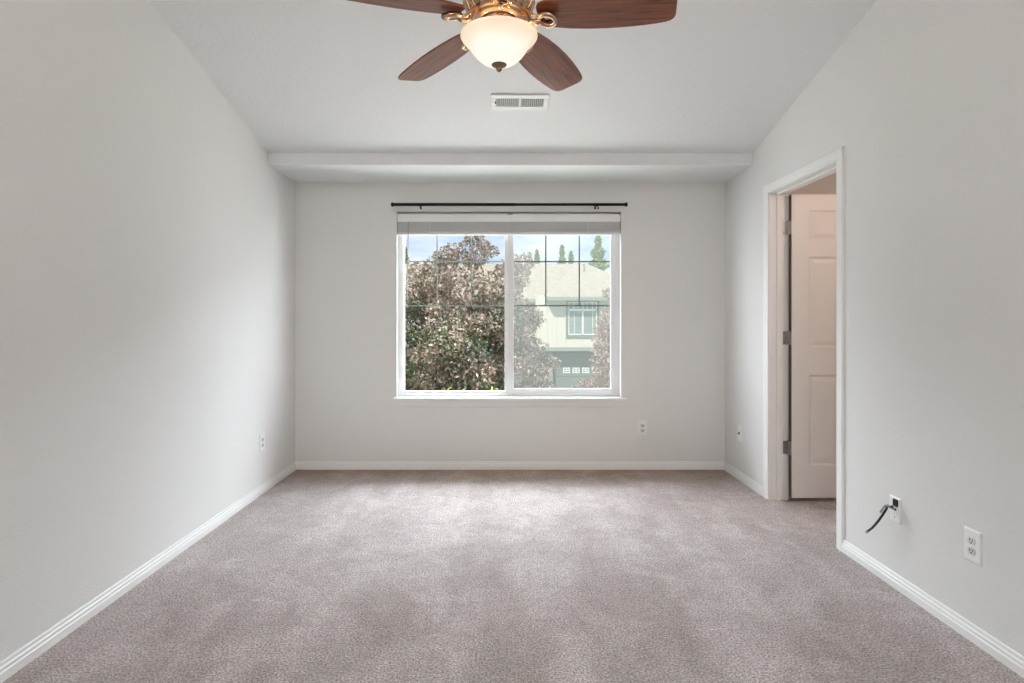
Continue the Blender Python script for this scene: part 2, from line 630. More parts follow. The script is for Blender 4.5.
# baseboards
BH, BT = 0.064, 0.015
BP = [(0, 0), (BT, 0), (BT, 0.030), (BT * 0.78, 0.035), (BT * 0.78, 0.045), (BT * 0.5, 0.050), (BT * 0.45, 0.060), (BT * 0.3, BH), (0, BH)]


def base_x(name, x, s, y0, y1):
    mm = MB()
    mm.prism([(x + s * t, z) for t, z in BP], 'y', y0, y1)
    return struct(mm.build(name, M_TRIM))


base_x('baseboard_left', XL, 1, YR, D - BT * 0.99)
base_x('baseboard_right', XR, -1, YJ + 0.066, D - BT * 0.99)
base_x('baseboard_right', XR, -1, YR, YN - 0.064)
m = MB()
m.prism([(D - t, z) for t, z in BP], 'x', XL, XR)
struct(m.build('baseboard_back', M_TRIM))

# door frame: jamb lining, stop and casing
trim = empty('trim_1', (XR, YJ, 0))
struct(trim)


def tp(mm, name, material=M_TRIM, bevel=0.0):
    o = mm.build(name, material, bevel=bevel)
    o.parent = trim
    o.matrix_parent_inverse = Matrix.Translation((-XR, -YJ, 0))
    return o


m = MB()
m.box(XR, XO, YJ, YJ + JT, 0, ZH + JT)
m.box(XR, XO, YN - JT, YN, 0, ZH + JT)
m.box(XR, XO, YN, YJ, ZH, ZH + JT)
tp(m, 'jamb')
m = MB()
sx0, sx1 = XO - 0.04 - 0.034, XO - 0.04
m.box(sx0, sx1, YJ - 0.011, YJ, 0, ZH)
m.box(sx0, sx1, YN, YN + 0.011, 0, ZH)
m.box(sx0, sx1, YN + 0.011, YJ - 0.011, ZH - 0.011, ZH)
tp(m, 'door_stop', bevel=0.002)
CW = 0.058


def casing_profile(s, x):
    # thickness from the wall along s, across the casing from inner edge (0) to outer edge (CW)
    return [(x, 0), (x + s * 0.009, 0), (x + s * 0.012, 0.006), (x + s * 0.012, 0.016), (x + s * 0.016, 0.026), (x + s * 0.016, CW - 0.004), (x + s * 0.013, CW), (x, CW)]


m = MB()
iy0, iy1, iz = YN - 0.005, YJ + 0.005, ZH + 0.005
for s, xw in ((-1, XR), (1, XO)):
    prof = casing_profile(s, xw)
    n = len(prof)
    # three mitred lengths
    for kind in ('far', 'near', 'head'):
        a, b = [], []
        for X, w in prof:
            if kind == 'far':
                a.append((X, iy1 + w, 0)); b.append((X, iy1 + w, iz + w))
            elif kind == 'near':
                a.append((X, iy0 - w, 0)); b.append((X, iy0 - w, iz + w))
            else:
                a.append((X, iy0 - w, iz + w)); b.append((X, iy1 + w, iz + w))
        m.add(a + b, [tuple(range(n))[::-1], tuple(range(n, 2 * n))] + [(i, (i + 1) % n, n + (i + 1) % n, n + i) for i in range(n)])
tp(m, 'casing')

# door leaf, opened square into the adjoining room
DW, DT = 0.762, 0.035
DZ0, DZ1 = 0.026, 2.048
DX0 = XO + 0.006
DYF = YJ - 0.041                                 # face towards the camera
door = empty('door_1', (DX0, DYF + DT, DZ0))
struct(door)
DO = Vector((DX0, DYF + DT, DZ0))


def panel_leaf():
    """one closed leaf with six moulded panels on both faces"""
    H = DZ1 - DZ0
    st, mul = 0.118, 0.112
    pw = (DW - 2 * st - mul) / 2
    xs = [(st, st + pw), (st + pw + mul, DW - st)]
    zs = [(0.216, 0.821), (1.002, 1.608), (1.711, 1.918)]
    holes = [(x0, x1, z0, z1) for x0, x1 in xs for z0, z1 in zs]
    mm = MB()
    gx = sorted({0, DW, *[v for h in holes for v in h[:2]]})
    gz = sorted({0, H, *[v for h in holes for v in h[2:]]})
    for y, sgn in ((-DT, -1), (0.0, 1)):
        for i in range(len(gx) - 1):
            for j in range(len(gz) - 1):
                c = (gx[i] + gx[i + 1]) / 2, (gz[j] + gz[j + 1]) / 2
                if any(h[0] < c[0] < h[1] and h[2] < c[1] < h[3] for h in holes):
                    continue
                q = [(gx[i], y, gz[j]), (gx[i + 1], y, gz[j]), (gx[i + 1], y, gz[j + 1]), (gx[i], y, gz[j + 1])]
                mm.add(q, [(0, 1, 2, 3) if sgn < 0 else (3, 2, 1, 0)])
        for x0, x1, z0, z1 in holes:
            rings = [(0, 0), (0.006, 0.005), (0.012, 0.0095), (0.020, 0.0095), (0.044, 0.002)]
            vs = []
            for ins, dep in rings:
                yy = y - sgn * dep
                vs += [(x0 + ins, yy, z0 + ins), (x1 - ins, yy, z0 + ins), (x1 - ins, yy, z1 - ins), (x0 + ins, yy, z1 - ins)]
            fs = []
            for k in range(len(rings) - 1):
                for e in range(4):
                    e2 = (e + 1) % 4
                    q = (k * 4 + e, k * 4 + e2, k * 4 + 4 + e2, k * 4 + 4 + e)
                    fs.append(q if sgn < 0 else q[::-1])
            b = (len(rings) - 1) * 4
            fs.append((b, b + 1, b + 2, b + 3) if sgn < 0 else (b + 3, b + 2, b + 1, b))
            mm.add(vs, fs)
    mm.add([(DW, -DT, 0), (DW, 0, 0), (DW, 0, H), (DW, -DT, H)], [(0, 1, 2, 3)])
    mm.add([(0, -DT, 0), (DW, -DT, 0), (DW, 0, 0), (0, 0, 0)], [(0, 3, 2, 1)])
    mm.add([(0, -DT, H), (DW, -DT, H), (DW, 0, H), (0, 0, H)], [(0, 1, 2, 3)])
    return mm


panel_leaf().build('door_leaf', M_DOOR, door, recalc=False)
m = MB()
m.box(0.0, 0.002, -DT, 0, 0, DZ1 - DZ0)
m.build('hinge_edge', mat('door_gap_shade', (0.09, 0.078, 0.066), 0.8), door)  # dark colour stands in for the shaded gap between jamb and door
for yy in (227.5, 338.0, 448.0):
    zc = E + (VY - yy) * 3.81 / F
    m = MB()
    hx, hy, hh = XO + 0.001, YJ - 0.0035, 0.089
    m.box(hx - 0.032, hx, YJ - 0.0028, YJ - 0.0002, zc - hh / 2, zc + hh / 2)             # leaf on the jamb
    m.box(DX0 - 0.0025, DX0 - 0.0002, DYF + 0.002, DYF + DT - 0.001, zc - hh / 2, zc + hh / 2)   # leaf on the door edge
    for k in range(5):
        z0 = zc - hh / 2 + k * hh / 5
        m.lathe([(0.0062, z0 + 0.0006), (0.0062, z0 + hh / 5 - 0.0006)], (hx + 0.0005, hy - 0.004, 0), 14)
    m.lathe([(0.0, zc + hh / 2 + 0.006), (0.004, zc + hh / 2 + 0.004), (0.005, zc + hh / 2)], (hx + 0.0005, hy - 0.004, 0), 12)
    o = m.build('hinge', M_NICKEL, door)
    o.matrix_parent_inverse = Matrix.Translation(-DO)
    m = MB()
    for k, (dx, dz) in enumerate(((-0.024, 0.03), (-0.013, 0.0), (-0.024, -0.03))):
        m.lathe([(0.0036, -0.0012), (0.003, -0.0022), (0.0, -0.0026)], (hx + dx, YJ - 0.0028, zc + dz), 10, axis='y')
    o2 = m.build('screw', M_BRONZE, o)
    o2.matrix_parent_inverse = Matrix.Translation((0, 0, 0))

# ---------------------------------------------------------------- window
win = struct(empty('window_1', (0, D, WZ0)))


def wp(mm, name, material, bevel=0.0, parent=win):
    o = mm.build(name, material, bevel=bevel)
    o.parent = parent
    if parent is win:
        o.matrix_parent_inverse = Matrix.Translation((0, -D, -WZ0))
    else:
        o.matrix_parent_inverse = Matrix.Identity(4)
    return o


DG = D + 0.10                                    # glass plane


def gx(x, d=DG):
    return (x - VX) * d / F


def gz(y, d=DG):
    return E + (VY - y) * d / F


FY0, FY1 = D + 0.07, D + 0.135
m = MB()
m.frame(WX0, WX1, WZ0, WZ1, gx(403.0, FY0) - WX0, WX1 - gx(615.5, FY0), gz(393.6, FY0) - WZ0, 0.045, FY0, FY1)
m.frame(gx(402.5), gx(509.5), gz(395), WZ1 - 0.04, gx(404.6) - gx(402.5), gx(509.5) - gx(504.6), gz(391) - gz(395), 0.03, D + 0.085, D + 0.125)
frame_o = wp(m, 'window_frame', M_VINYL, 0.003)
m = MB()
ys0, ys1 = D + 0.076, D + 0.108
m.frame(gx(507.5, ys0), gx(616.5, ys0), gz(394, ys0), WZ1 - 0.04, gx(513.8, ys0) - gx(507.5, ys0), gx(616.5, ys0) - gx(610.8, ys0), gz(388.6, ys0) - gz(394, ys0), 0.03, ys0, ys1)
sash_o = wp(m, 'sliding_sash', M_VINYL, 0.003)
ztop = WZ1 - 0.06
m = MB()
m.box(gx(404.0), gx(505), D + 0.104, D + 0.108, gz(391.5), ztop)
wp(m, 'pane', M_GLASS)
m = MB()
m.box(gx(513.2), gx(611.3), D + 0.090, D + 0.094, gz(389.2), ztop)
wp(m, 'pane', M_GLASS)


def muntins(xs, x0, x1, yy, d):
    mm = MB()
    w = 0.0055
    for xx in xs:
        mm.box(gx(xx, d) - w, gx(xx, d) + w, d, d + 0.004, gz(305.7, d), ztop)
    for y in yy:
        mm.box(gx(x0, d), gx(x1, d), d + 0.0003, d + 0.0037, gz(y, d) - w, gz(y, d) + w)
    return mm


wp(muntins((437.1, 471.4), 404.3, 504.8, (261.6, 305.7), D + 0.1085), 'muntin_grid', mat('pale_muntin', (0.34, 0.40, 0.36), 0.5))
wp(muntins((545.8, 579.3), 513.6, 611, (261.6, 305.7), D + 0.0945), 'muntin_grid', M_MUNTIN)
m = MB()
m.box(gx(511, D + .128), gx(613, D + .128), D + 0.1275, D + 0.1285, gz(392, D + .128), ztop)
wp(m, 'insect_screen', M_SCREEN)
m = MB()
xs0, xs1 = (393.2 - VX) * (D - .03) / F, (627.0 - VX) * (D - .03) / F
m.box(xs0, xs1, D - 0.03, D, WZ0 - 0.018, WZ0 + 0.004)
m.box(WX0, WX1, D, FY0 + 0.01, WZ0 - 0.018, WZ0 + 0.004)
wp(m, 'window_sill', M_TRIM, 0.003)
m = MB()
m.box(WX0 - 0.005, WX1 + 0.005, D - 0.012, D, WZ0 - 0.07, WZ0 - 0.018)
wp(m, 'apron', M_WALL, 0.003)

# raised blind
blind = tag(empty('window_blind', (0, D + 0.03, WZ1)), 'white slatted window blind pulled all the way up under the head of the window', 'blind')
BI = Matrix.Translation((0, -(D + 0.03), -WZ1))


def bp(mm, name, material, bevel=0.0):
    o = mm.build(name, material, blind, bevel=bevel)
    o.matrix_parent_inverse = BI
    return o


bx0, bx1 = WX0 + 0.004, WX1 - 0.004
zv1, zv0 = gz(214.2, D), gz(221.6, D)
xm = (510 - VX) * D / F
m = MB()
for a, b in ((bx0, xm - 0.001), (xm + 0.001, bx1)):
    m.box(a, b, D + 0.004, D + 0.010, zv0, zv1)
for a in (bx0, bx1 - 0.006):
    m.box(a, a + 0.006, D + 0.010, D + 0.05, zv0, zv1)
bp(m, 'valance', M_PLATE, 0.0015)
m = MB()
m.box(xm - 0.022, xm + 0.022, D + 0.0015, D + 0.012, zv1 - 0.004, zv1 + 0.006)
bp(m, 'valance_clip', mat('grey_clip', (0.35, 0.35, 0.34), 0.4))
m = MB()
m.box(bx0 + 0.008, bx1 - 0.008, D + 0.016, D + 0.062, zv0 + 0.004, zv1 - 0.006)
bp(m, 'headrail', M_BLIND)
m = MB()
zs1, zs0 = zv0 + 0.002, gz(231.6, D)
ns = 22
for k in range(ns):
    zc = zs0 + (zs1 - zs0) * (k + 0.5) / ns
    th = (zs1 - zs0) / ns * 0.62
    m.prism([(D + 0.008, zc - th / 2), (D + 0.034, zc + th * 0.15), (D + 0.060, zc - th / 2), (D + 0.060, zc + th / 2), (D + 0.034, zc + th), (D + 0.008, zc + th / 2)], 'x', bx0 + 0.004, bx1 - 0.004)
bp(m, 'slats', M_BLIND)
m = MB()
m.box(bx0 + 0.004, bx1 - 0.004, D + 0.007, D + 0.061, gz(234.4, D), zs0 - 0.001)
bp(m, 'bottom_rail', M_BLIND, 0.002)
for xx in (430, 508, 588):
    m = MB()
    m.box(gx(xx, D) - 0.002, gx(xx, D) + 0.002, D + 0.005, D + 0.0062, gz(234.4, D), zv0)
    bp(m, 'ladder_cord', M_PLATE)
m = MB()
xw = gx(408.2, D)
m.tube([(xw, D + 0.006, zv0 - 0.002), (xw - 0.001, D + 0.002, gz(240, D)), (xw - 0.008, D + 0.002, gz(292, D))], 0.0038, 8)
m.tube([(xw - 0.008, D + 0.002, gz(292, D)), (xw - 0.009, D + 0.002, gz(299, D))], [0.005, 0.0045], 8)
bp(m, 'tilt_wand', mat('clear_wand', (0.5, 0.52, 0.50), 0.2))

# curtain rod
YC = D - 0.085
rod = tag(empty('curtain_rod', (0, D, gz(204.5, YC))), 'black metal curtain rod with small end caps on the wall above the window', 'curtain rod')
RI = Matrix.Translation((0, -D, -gz(204.5, YC)))


def rp(mm, name, material=M_BLACK, bevel=0.0):
    o = mm.build(name, material, rod, bevel=bevel)
    o.matrix_parent_inverse = RI
    return o


zr = gz(204.5, YC)
ra, rb, rm = gx(393.5, YC), gx(625, YC), gx(515, YC)
m = MB()
m.tube([(ra, YC, zr), (rm, YC, zr)], 0.0125, 16)
m.tube([(rm - 0.005, YC, zr), (rb, YC, zr)], 0.0112, 16)
rp(m, 'rod')
for x, s in ((ra, -1), (rb, 1)):
    m = MB()
    m.lathe([(0.011, 0), (0.0165, s * 0.002), (0.0175, s * 0.008), (0.0165, s * 0.016), (0.012, s * 0.019), (0.0, s * 0.020)], (x, YC, zr), 20, axis='x')
    rp(m, 'finial')
for xx in (419.3, 596.8):
    x = gx(xx, YC)
    m = MB()
    m.box(x - 0.007, x + 0.007, D - 0.005, D, zr - 0.022, zr + 0.022)
    m.box(x - 0.005, x + 0.005, YC + 0.008, D - 0.004, zr - 0.006, zr + 0.004)
    cup = [(YC + 0.0160 * math.cos(a), zr + 0.0160 * math.sin(a)) for a in [R(t) for t in range(150, 391, 20)]]
    inn = [(YC + 0.0130 * math.cos(a), zr + 0.0130 * math.sin(a)) for a in [R(t) for t in range(390, 149, -20)]]
    for i in range(len(cup) - 1):
        j = len(inn) - 1 - i
        m.prism([cup[i], cup[i + 1], inn[j - 1], inn[j]], 'x', x - 0.007, x + 0.007)
    o = rp(m, 'bracket')
    m = MB()
    m.lathe([(0.003, zr - 0.014), (0.003, zr - 0.022), (0.0065, zr - 0.0225), (0.0065, zr - 0.034), (0.004, zr - 0.036)], (x + 0.012, YC + 0.004, 0), 12)
    s_ = m.build('thumb_screw', M_BLACK, o)

# ---------------------------------------------------------------- ceiling register
zc_y = 3.496
ang = -math.atan(SL)
vent = tag(empty('air_vent', (gx(520, zc_y), zc_y, ceil_z(zc_y)), (ang, 0, R(0.6))), 'white metal air register with two banks of slots in the sloping ceiling', 'air vent')
hw, hd = 0.178, 0.076
m = MB()                                         # local z = 0 on the ceiling, negative = into the room
m.box(-hw, hw, -hd, -0.040, -0.009, 0)
m.box(-hw, hw, 0.040, hd, -0.009, 0)
m.box(-hw, -0.146, -0.040, 0.040, -0.009, 0)
m.box(0.146, hw, -0.040, 0.040, -0.009, 0)
m.box(-0.007, 0.007, -0.040, 0.040, -0.009, 0)
m.build('faceplate', M_VENT, vent, bevel=0.004)
m = MB()
m.box(-0.15, 0.15, -0.044, 0.044, -0.0015, -0.0005)
m.build('duct_opening', M_VENTDARK, vent)
m = MB()
for s in (-1, 1):
    for k in range(12):
        x = s * (0.0125 + k * 0.0117)
        m.add([(x - 0.0022 - s * 0.002, -0.042, -0.0085), (x + 0.0022 - s * 0.002, -0.042, -0.0085), (x + 0.0022 - s * 0.002, 0.042, -0.0085), (x - 0.0022 - s * 0.002, 0.042, -0.0085),
               (x - 0.0022 + s * 0.003, -0.042, -0.0015), (x + 0.0022 + s * 0.003, -0.042, -0.0015), (x + 0.0022 + s * 0.003, 0.042, -0.0015), (x - 0.0022 + s * 0.003, 0.042, -0.0015)],
              [(0, 1, 2, 3), (7, 6, 5, 4), (0, 4, 5, 1), (1, 5, 6, 2), (2, 6, 7, 3), (3, 7, 4, 0)])
m.build('louvers', mat('louver_enamel', (0.55, 0.56, 0.53), 0.5), vent)
m = MB()
m.tube([(-0.150, -0.004, -0.008), (-0.150, -0.008, -0.018)], 0.004, 8)
m.build('lever', M_VENTDARK, vent)
for x in (-0.163, 0.163):
    m = MB()
    m.lathe([(0.0045, -0.009), (0.004, -0.0105), (0.0, -0.011)], (x, 0, 0), 12)
    m.build('screw', M_VENT, vent)

# ---------------------------------------------------------------- wall plates


def wall_frame(kind, px_x, px_y):
    """empty standing on a wall: local x to the right along the wall, local y into the wall, local z up"""
    if kind == 'back':
        return Vector((gx(px_x, D), D, gz(px_y, D))), 0.0
    xw_ = XL if kind == 'left' else XR
    d = F * xw_ / (px_x - VX)
    return Vector((xw_, d, gz(px_y, d))), (R(90) if kind == 'left' else R(-90))


def plate_mesh(w, h):
    mm = MB()
    t = 0.006
    a, b = w / 2, h / 2
    i = 0.005
    mm.add([(-a, 0, -b), (a, 0, -b), (a, 0, b), (-a, 0, b), (-a, -t * .4, -b), (a, -t * .4, -b), (a, -t * .4, b), (-a, -t * .4, b),
            (-a + i, -t, -b + i), (a - i, -t, -b + i), (a - i, -t, b - i), (-a + i, -t, b - i)],
           [(0, 1, 2, 3), (0, 4, 5, 1), (1, 5, 6, 2), (2, 6, 7, 3), (3, 7, 4, 0), (4, 8, 9, 5), (5, 9, 10, 6), (6, 10, 11, 7), (7, 11, 8, 4), (8, 11, 10, 9)])
    return mm


def outlet(kind, x, y, w, h, label):
    loc, rz = wall_frame(kind, x, y)
    o = tag(empty('power_outlet', loc, (0, 0, rz)), label, 'outlet', 'duplex outlets on the walls')
    plate_mesh(w, h).build('cover_plate', M_PLATE, o, bevel=0.001)
    for s in (1, -1):
        zc = s * 0.0195
        mm = MB()
        pts = []
        for k in range(28):
            a = 2 * math.pi * k / 28
            pts.append((0.0172 * math.cos(a), zc + max(-0.0132, min(0.0132, 0.0172 * math.sin(a)))))
        mm.prism(pts, 'y', -0.0085, -0.004)
        so = mm.build('socket', M_IVORY, o, bevel=0.0006)
        mm = MB()
        mm.box(-0.0082, -0.0048, -0.0089, -0.006, zc - 0.001, zc + 0.008)
        mm.box(0.0048, 0.0078, -0.0089, -0.006, zc, zc + 0.0075)
        mm.lathe([(0.0032, -0.0089), (0.0032, -0.006)], (0, 0, zc - 0.0068), 12, axis='y')
        mm.build('slots', M_SLOT, so)
    mm = MB()
    mm.lathe([(0.0036, -0.0058), (0.0034, -0.0070), (0.0, -0.0072)], (0, 0, 0), 12, axis='y')
    mm.build('screw', M_PLATE, o)
    return o


outlet('back', 642.4, 428, 0.079, 0.121, 'white duplex outlet low on the window wall, below the right end of the window sill')
outlet('right', 973.4, 546, 0.081, 0.125, 'large white duplex outlet on the right wall, nearest the camera past the cable plate')
outlet('left', 261.8, 442.4, 0.079, 0.121, 'white duplex outlet low on the left wall, near the window corner')

# coaxial plate between the corner and the doorway
loc, rz = wall_frame('right', 740.2, 433.2)
jack = tag(empty('coaxial_plate', loc, (0, 0, rz)), 'white wall plate with a single dark coaxial jack, between window corner and doorway', 'wall plate')
plate_mesh(0.076, 0.125).build('cover_plate', M_PLATE, jack, bevel=0.001)
m = MB()
m.lathe([(0.0085, -0.005), (0.0085, -0.009), (0.0055, -0.0092), (0.0055, -0.016), (0.0, -0.016)], (0, 0, 0), 14, axis='y')
m.build('coaxial_jack', M_SLOT, jack)
for z in (-0.042, 0.042):
    m = MB()
    m.lathe([(0.0036, -0.0058), (0.0034, -0.0070), (0.0, -0.0072)], (0, 0, z), 12, axis='y')
    m.build('screw', M_PLATE, jack)

# plate with the two loose cable ends
loc, rz = wall_frame('right', 895.8, 509.5)
cp = tag(empty('cable_plate', loc, (0, 0, rz)), 'white wall plate with black square port and two loose cables, right of the doorway', 'wall plate')
plate_mesh(0.072, 0.116).build('cover_plate', M_PLATE, cp, bevel=0.001)
m = MB()
m.frame(-0.002, 0.024, 0.018, 0.050, 0.004, 0.004, 0.004, 0.004, -0.013, -0.004)
m.box(-0.002, 0.024, -0.008, -0.004, 0.018, 0.050)
m.build('port', M_RUBBER, cp, bevel=0.001)
m = MB()
m.lathe([(0.0085, -0.005), (0.0085, -0.0075), (0.006, -0.008), (0.006, -0.012), (0.0, -0.012)], (-0.014, 0, 0.006), 14, axis='y')
m.lathe([(0.0050, -0.005), (0.0050, -0.010), (0.0, -0.010)], (0.006, 0, 0.002), 14, axis='y')
m.build('cable_bushing', M_RUBBER, cp)
m = MB()
for z in (-0.034,):
    m.lathe([(0.0034, -0.0058), (0.0032, -0.0070), (0.0, -0.0072)], (0, 0, z), 12, axis='y')
m.build('screw', M_NICKEL, cp)
cy, cz = loc.y, loc.z


def side(pxx, pyy, off):
    X = XR - off
    d = F * X / (pxx - VX)
    return Vector((X, d, gz(pyy, d)))


def smooth_path(pts, n=8):
    out = []
    P = [pts[0]] + pts + [pts[-1]]
    for i in range(1, len(P) - 2):
        for k in range(n):
            t = k / n
            p0, p1, p2, p3 = P[i - 1], P[i], P[i + 1], P[i + 2]
            out.append(0.5 * ((2 * p1) + (p2 - p0) * t + (2 * p0 - 5 * p1 + 4 * p2 - p3) * t * t + (3 * p1 - p0 - 3 * p2 + p3) * t ** 3))
    out.append(pts[-1])
    return out


def cable(name, start, rest, rad, material, label, end_r):
    pts = smooth_path([start] + rest)
    root = tag(empty(name, start), label, 'cable')
    inv = Matrix.Translation(-start)
    mm = MB()
    mm.tube(pts, rad, 12)
    o = mm.build('cord', material, root)
    o.matrix_parent_inverse = inv
    t = (pts[-1] - pts[-2]).normalized()
    e = pts[-1]
    mm = MB()
    mm.tube([e - t * 0.004, e + t * 0.002, e + t * 0.0021, e + t * 0.014, e + t * 0.0141, e + t * 0.016], [end_r * .85, end_r * .85, end_r, end_r, end_r * .7, end_r * .7], 6, False)
    o = mm.build('connector', M_NICKEL, root)
    o.matrix_parent_inverse = inv
    mm = MB()
    mm.tube([e + t * 0.0155, e + t * 0.021], 0.0012, 6)
    o = mm.build('center_pin', M_NICKEL, root)
    o.matrix_parent_inverse = inv
    return root


st = Vector((XR - 0.011, cy + 0.014, cz + 0.006))
cable('coaxial_cable', st, [st + Vector((-0.025, 0.004, 0.004)), side(886.5, 508.5, 0.055), side(879, 520, 0.062), side(872.5, 527.5, 0.066), side(868, 531, 0.068)], 0.0052, M_RUBBER,
      'longer black coaxial cable with a metal connector, drooping out of the wall plate', 0.0068)
st = Vector((XR - 0.009, cy - 0.006, cz + 0.002))
cable('thin_cable', st, [st + Vector((-0.026, 0.010, 0.012)), side(888, 505.2, 0.050), side(884, 507.2, 0.058), side(882, 510.0, 0.060)], 0.0038, M_GREYCABLE,
      'short thin grey cable arching out of the wall plate above the black one', 0.0056)

# ---------------------------------------------------------------- ceiling fan
FD = 2.16
FX = gx(499, FD)
ZB = E + 1.11                                    # blade plane
ZRIM = E + (VY - 36) * FD / F                    # rim of the glass bowl
fan = tag(empty('ceiling_fan', (FX, FD, ceil_z(FD))), 'copper ceiling fan with five reddish wooden blades and a lit frosted glass bowl', 'ceiling fan')
FI = Matrix.Translation((-FX, -FD, -ceil_z(FD)))


def fp(mm, name, material, parent=fan, bevel=0.0):
    o = mm.build(name, material, bevel=bevel)
    o.parent = parent
    o.matrix_parent_inverse = FI if parent is fan else Matrix.Identity(4)
    return o


def ring(prof, z=0.0, n=56):
    return MB().lathe([(r, z + h) for r, h in prof], (FX, FD, 0), n)


zcl = ceil_z(FD)
fp(ring([(0.0, -0.075), (0.030, -0.075), (0.052, -0.060), (0.066, -0.030), (0.070, -0.005), (0.070, 0.015)], zcl), 'canopy', M_COPPER)
fp(ring([(0.013, ZB + 0.16), (0.013, zcl - 0.06)]), 'downrod', M_COPPER)
# motor housing above the blades
fp(ring([(0.0, 0.200), (0.030, 0.198), (0.036, 0.170), (0.075, 0.160), (0.112, 0.140), (0.126, 0.115), (0.128, 0.080), (0.120, 0.060), (0.112, 0.052), (0.112, 0.044), (0.100, 0.030), (0.092, 0.026), (0.092, 0.018), (0.0, 0.018)], ZB), 'motor_housing', M_COPPER)
m = MB()
for k in range(20):
    a = 2 * math.pi * k / 20
    c, s = math.cos(a), math.sin(a)
    m.tube([(FX + c * r, FD + s * r, ZB + z) for r, z in ((0.118, 0.128), (0.129, 0.112), (0.131, 0.082), (0.121, 0.058), (0.106, 0.036))], [0.005, 0.0065, 0.0065, 0.006, 0.004], 8)
fp(m, 'housing_ribs', M_COPPER)
# light kit: switch cup and fitter over the bowl
fp(ring([(0.0, 0.020), (0.070, 0.020), (0.074, 0.012), (0.070, -0.004), (0.060, -0.012), (0.060, -0.024), (0.078, -0.030), (0.082, -0.038), (0.082, -0.046), (0.050, -0.050), (0.0, -0.050)], ZB), 'switch_cup', M_COPPER)
bowl = ring([(0.1420, 0.002), (0.1460, 0.000), (0.1465, -0.004), (0.1400, -0.014), (0.1270, -0.026), (0.1130, -0.040), (0.1035, -0.056), (0.0900, -0.074), (0.0700, -0.092), (0.0450, -0.106), (0.0200, -0.112),
             (0.0200, -0.109), (0.0440, -0.103), (0.0680, -0.089), (0.0875, -0.071), (0.1005, -0.054), (0.1100, -0.038), (0.1240, -0.023), (0.1370, -0.011), (0.1420, -0.003), (0.1420, 0.002)], ZRIM)
b_o = fp(bowl, 'lamp_bowl', M_BOWL)
fp(ring([(0.0, -0.102), (0.026, -0.104), (0.030, -0.108), (0.029, -0.112), (0.021, -0.116), (0.012, -0.121), (0.010, -0.126), (0.011, -0.129), (0.006, -0.135), (0.0, -0.138)], ZRIM, 28), 'finial', M_BRONZE)
for k in range(2):
    m = MB()
    m.lathe([(0.0, ZRIM - 0.02), (0.012, ZRIM - 0.018), (0.012, ZRIM + 0.02), (0.010, ZRIM + 0.03)], (FX + (-0.055 if k else 0.055), FD, 0), 14)
    fp(m, 'bulb_socket', M_PLATE)
for k in range(3):
    l = bpy.data.lights.new('bowl_bulb', 'POINT')
    l.energy, l.color, l.shadow_soft_size = 2.6, (1.0, 0.68, 0.38), 0.02
    lo = bpy.data.objects.new('bowl_bulb', l)
    a = R(90 + 120 * k)
    lo.location = (FX + 0.085 * math.cos(a), FD + 0.085 * math.sin(a), ZRIM - 0.004)
    COL.objects.link(lo)

PITCH = R(13)
DROOP = R(3.2)


def blade_mesh():
    rs = [(0.150, 0.036), (0.156, 0.050), (0.170, 0.060), (0.21, 0.071), (0.27, 0.082), (0.34, 0.089), (0.41, 0.092), (0.48, 0.091), (0.54, 0.087), (0.59, 0.082), (0.625, 0.076), (0.643, 0.069), (0.654, 0.058), (0.659, 0.042)]
    up = [(r * 0.985, w) for r, w in rs]
    outline = up + [(r, -w) for r, w in reversed(up)]
    mm = MB()
    mm.prism(outline, 'z', -0.0035, 0.0035)
    return mm


bl_data = None
for k in range(5):
    th = 31.0 + 72 * k                            # clockwise from straight away, seen from above
    rz = R(90 - th)
    # local x outwards, local y to the left: the right-hand edge rides higher
    rotm = Matrix.Translation((FX, FD, ZB + 0.034)) @ Matrix.Rotation(rz, 4, 'Z') @ Matrix.Rotation(DROOP, 4, 'Y') @ Matrix.Rotation(-PITCH, 4, 'X')
    if bl_data is None:
        o = blade_mesh().build('blade', M_WOOD, bevel=0.0015)
        bl_data = o
    else:
        o = bl_data.copy()
        COL.objects.link(o)
    o.parent = fan
    o.matrix_parent_inverse = FI
    o.matrix_basis = rotm
    # iron: arm sweeping down and out of the motor, ending in an open scroll under the blade
    iron = MB()
    iron.tube(smooth_path([Vector(p) for p in ((0.085, 0, 0.030), (0.110, 0, 0.010), (0.125, 0, -0.018), (0.145, 0, -0.022), (0.160, 0, -0.016))]), 0.0105, 10)
    iron.tube(smooth_path([Vector(p) for p in ((0.095, 0.02, 0.030), (0.120, 0.026, 0.006), (0.140, 0.026, -0.014), (0.165, 0.022, -0.014))]), 0.006, 8)
    iron.tube(smooth_path([Vector(p) for p in ((0.095, -0.02, 0.030), (0.120, -0.026, 0.006), (0.140, -0.026, -0.014), (0.165, -0.022, -0.014))]), 0.006, 8)
    lp = []
    for q in range(25):
        a = 2 * math.pi * q / 24
        lp.append(Vector((0.186 + 0.031 * math.cos(a), 0.028 * math.sin(a), -0.015 - 0.004 * math.cos(a))))
    iron.tube(lp, 0.0105, 10)
    iron.lathe([(0.0, -0.012), (0.016, -0.011), (0.018, -0.004)], (0.186, 0, 0), 20)
    iron.box(0.16, 0.20, -0.016, 0.016, -0.0075, -0.0036)
    io = iron.build('blade_iron', M_COPPER)
    io.parent = fan
    io.matrix_parent_inverse = FI
    io.matrix_basis = Matrix.Translation((FX, FD, ZB + 0.024)) @ Matrix.Rotation(rz, 4, 'Z') @ Matrix.Rotation(DROOP, 4, 'Y') @ Matrix.Rotation(-PITCH, 4, 'X')

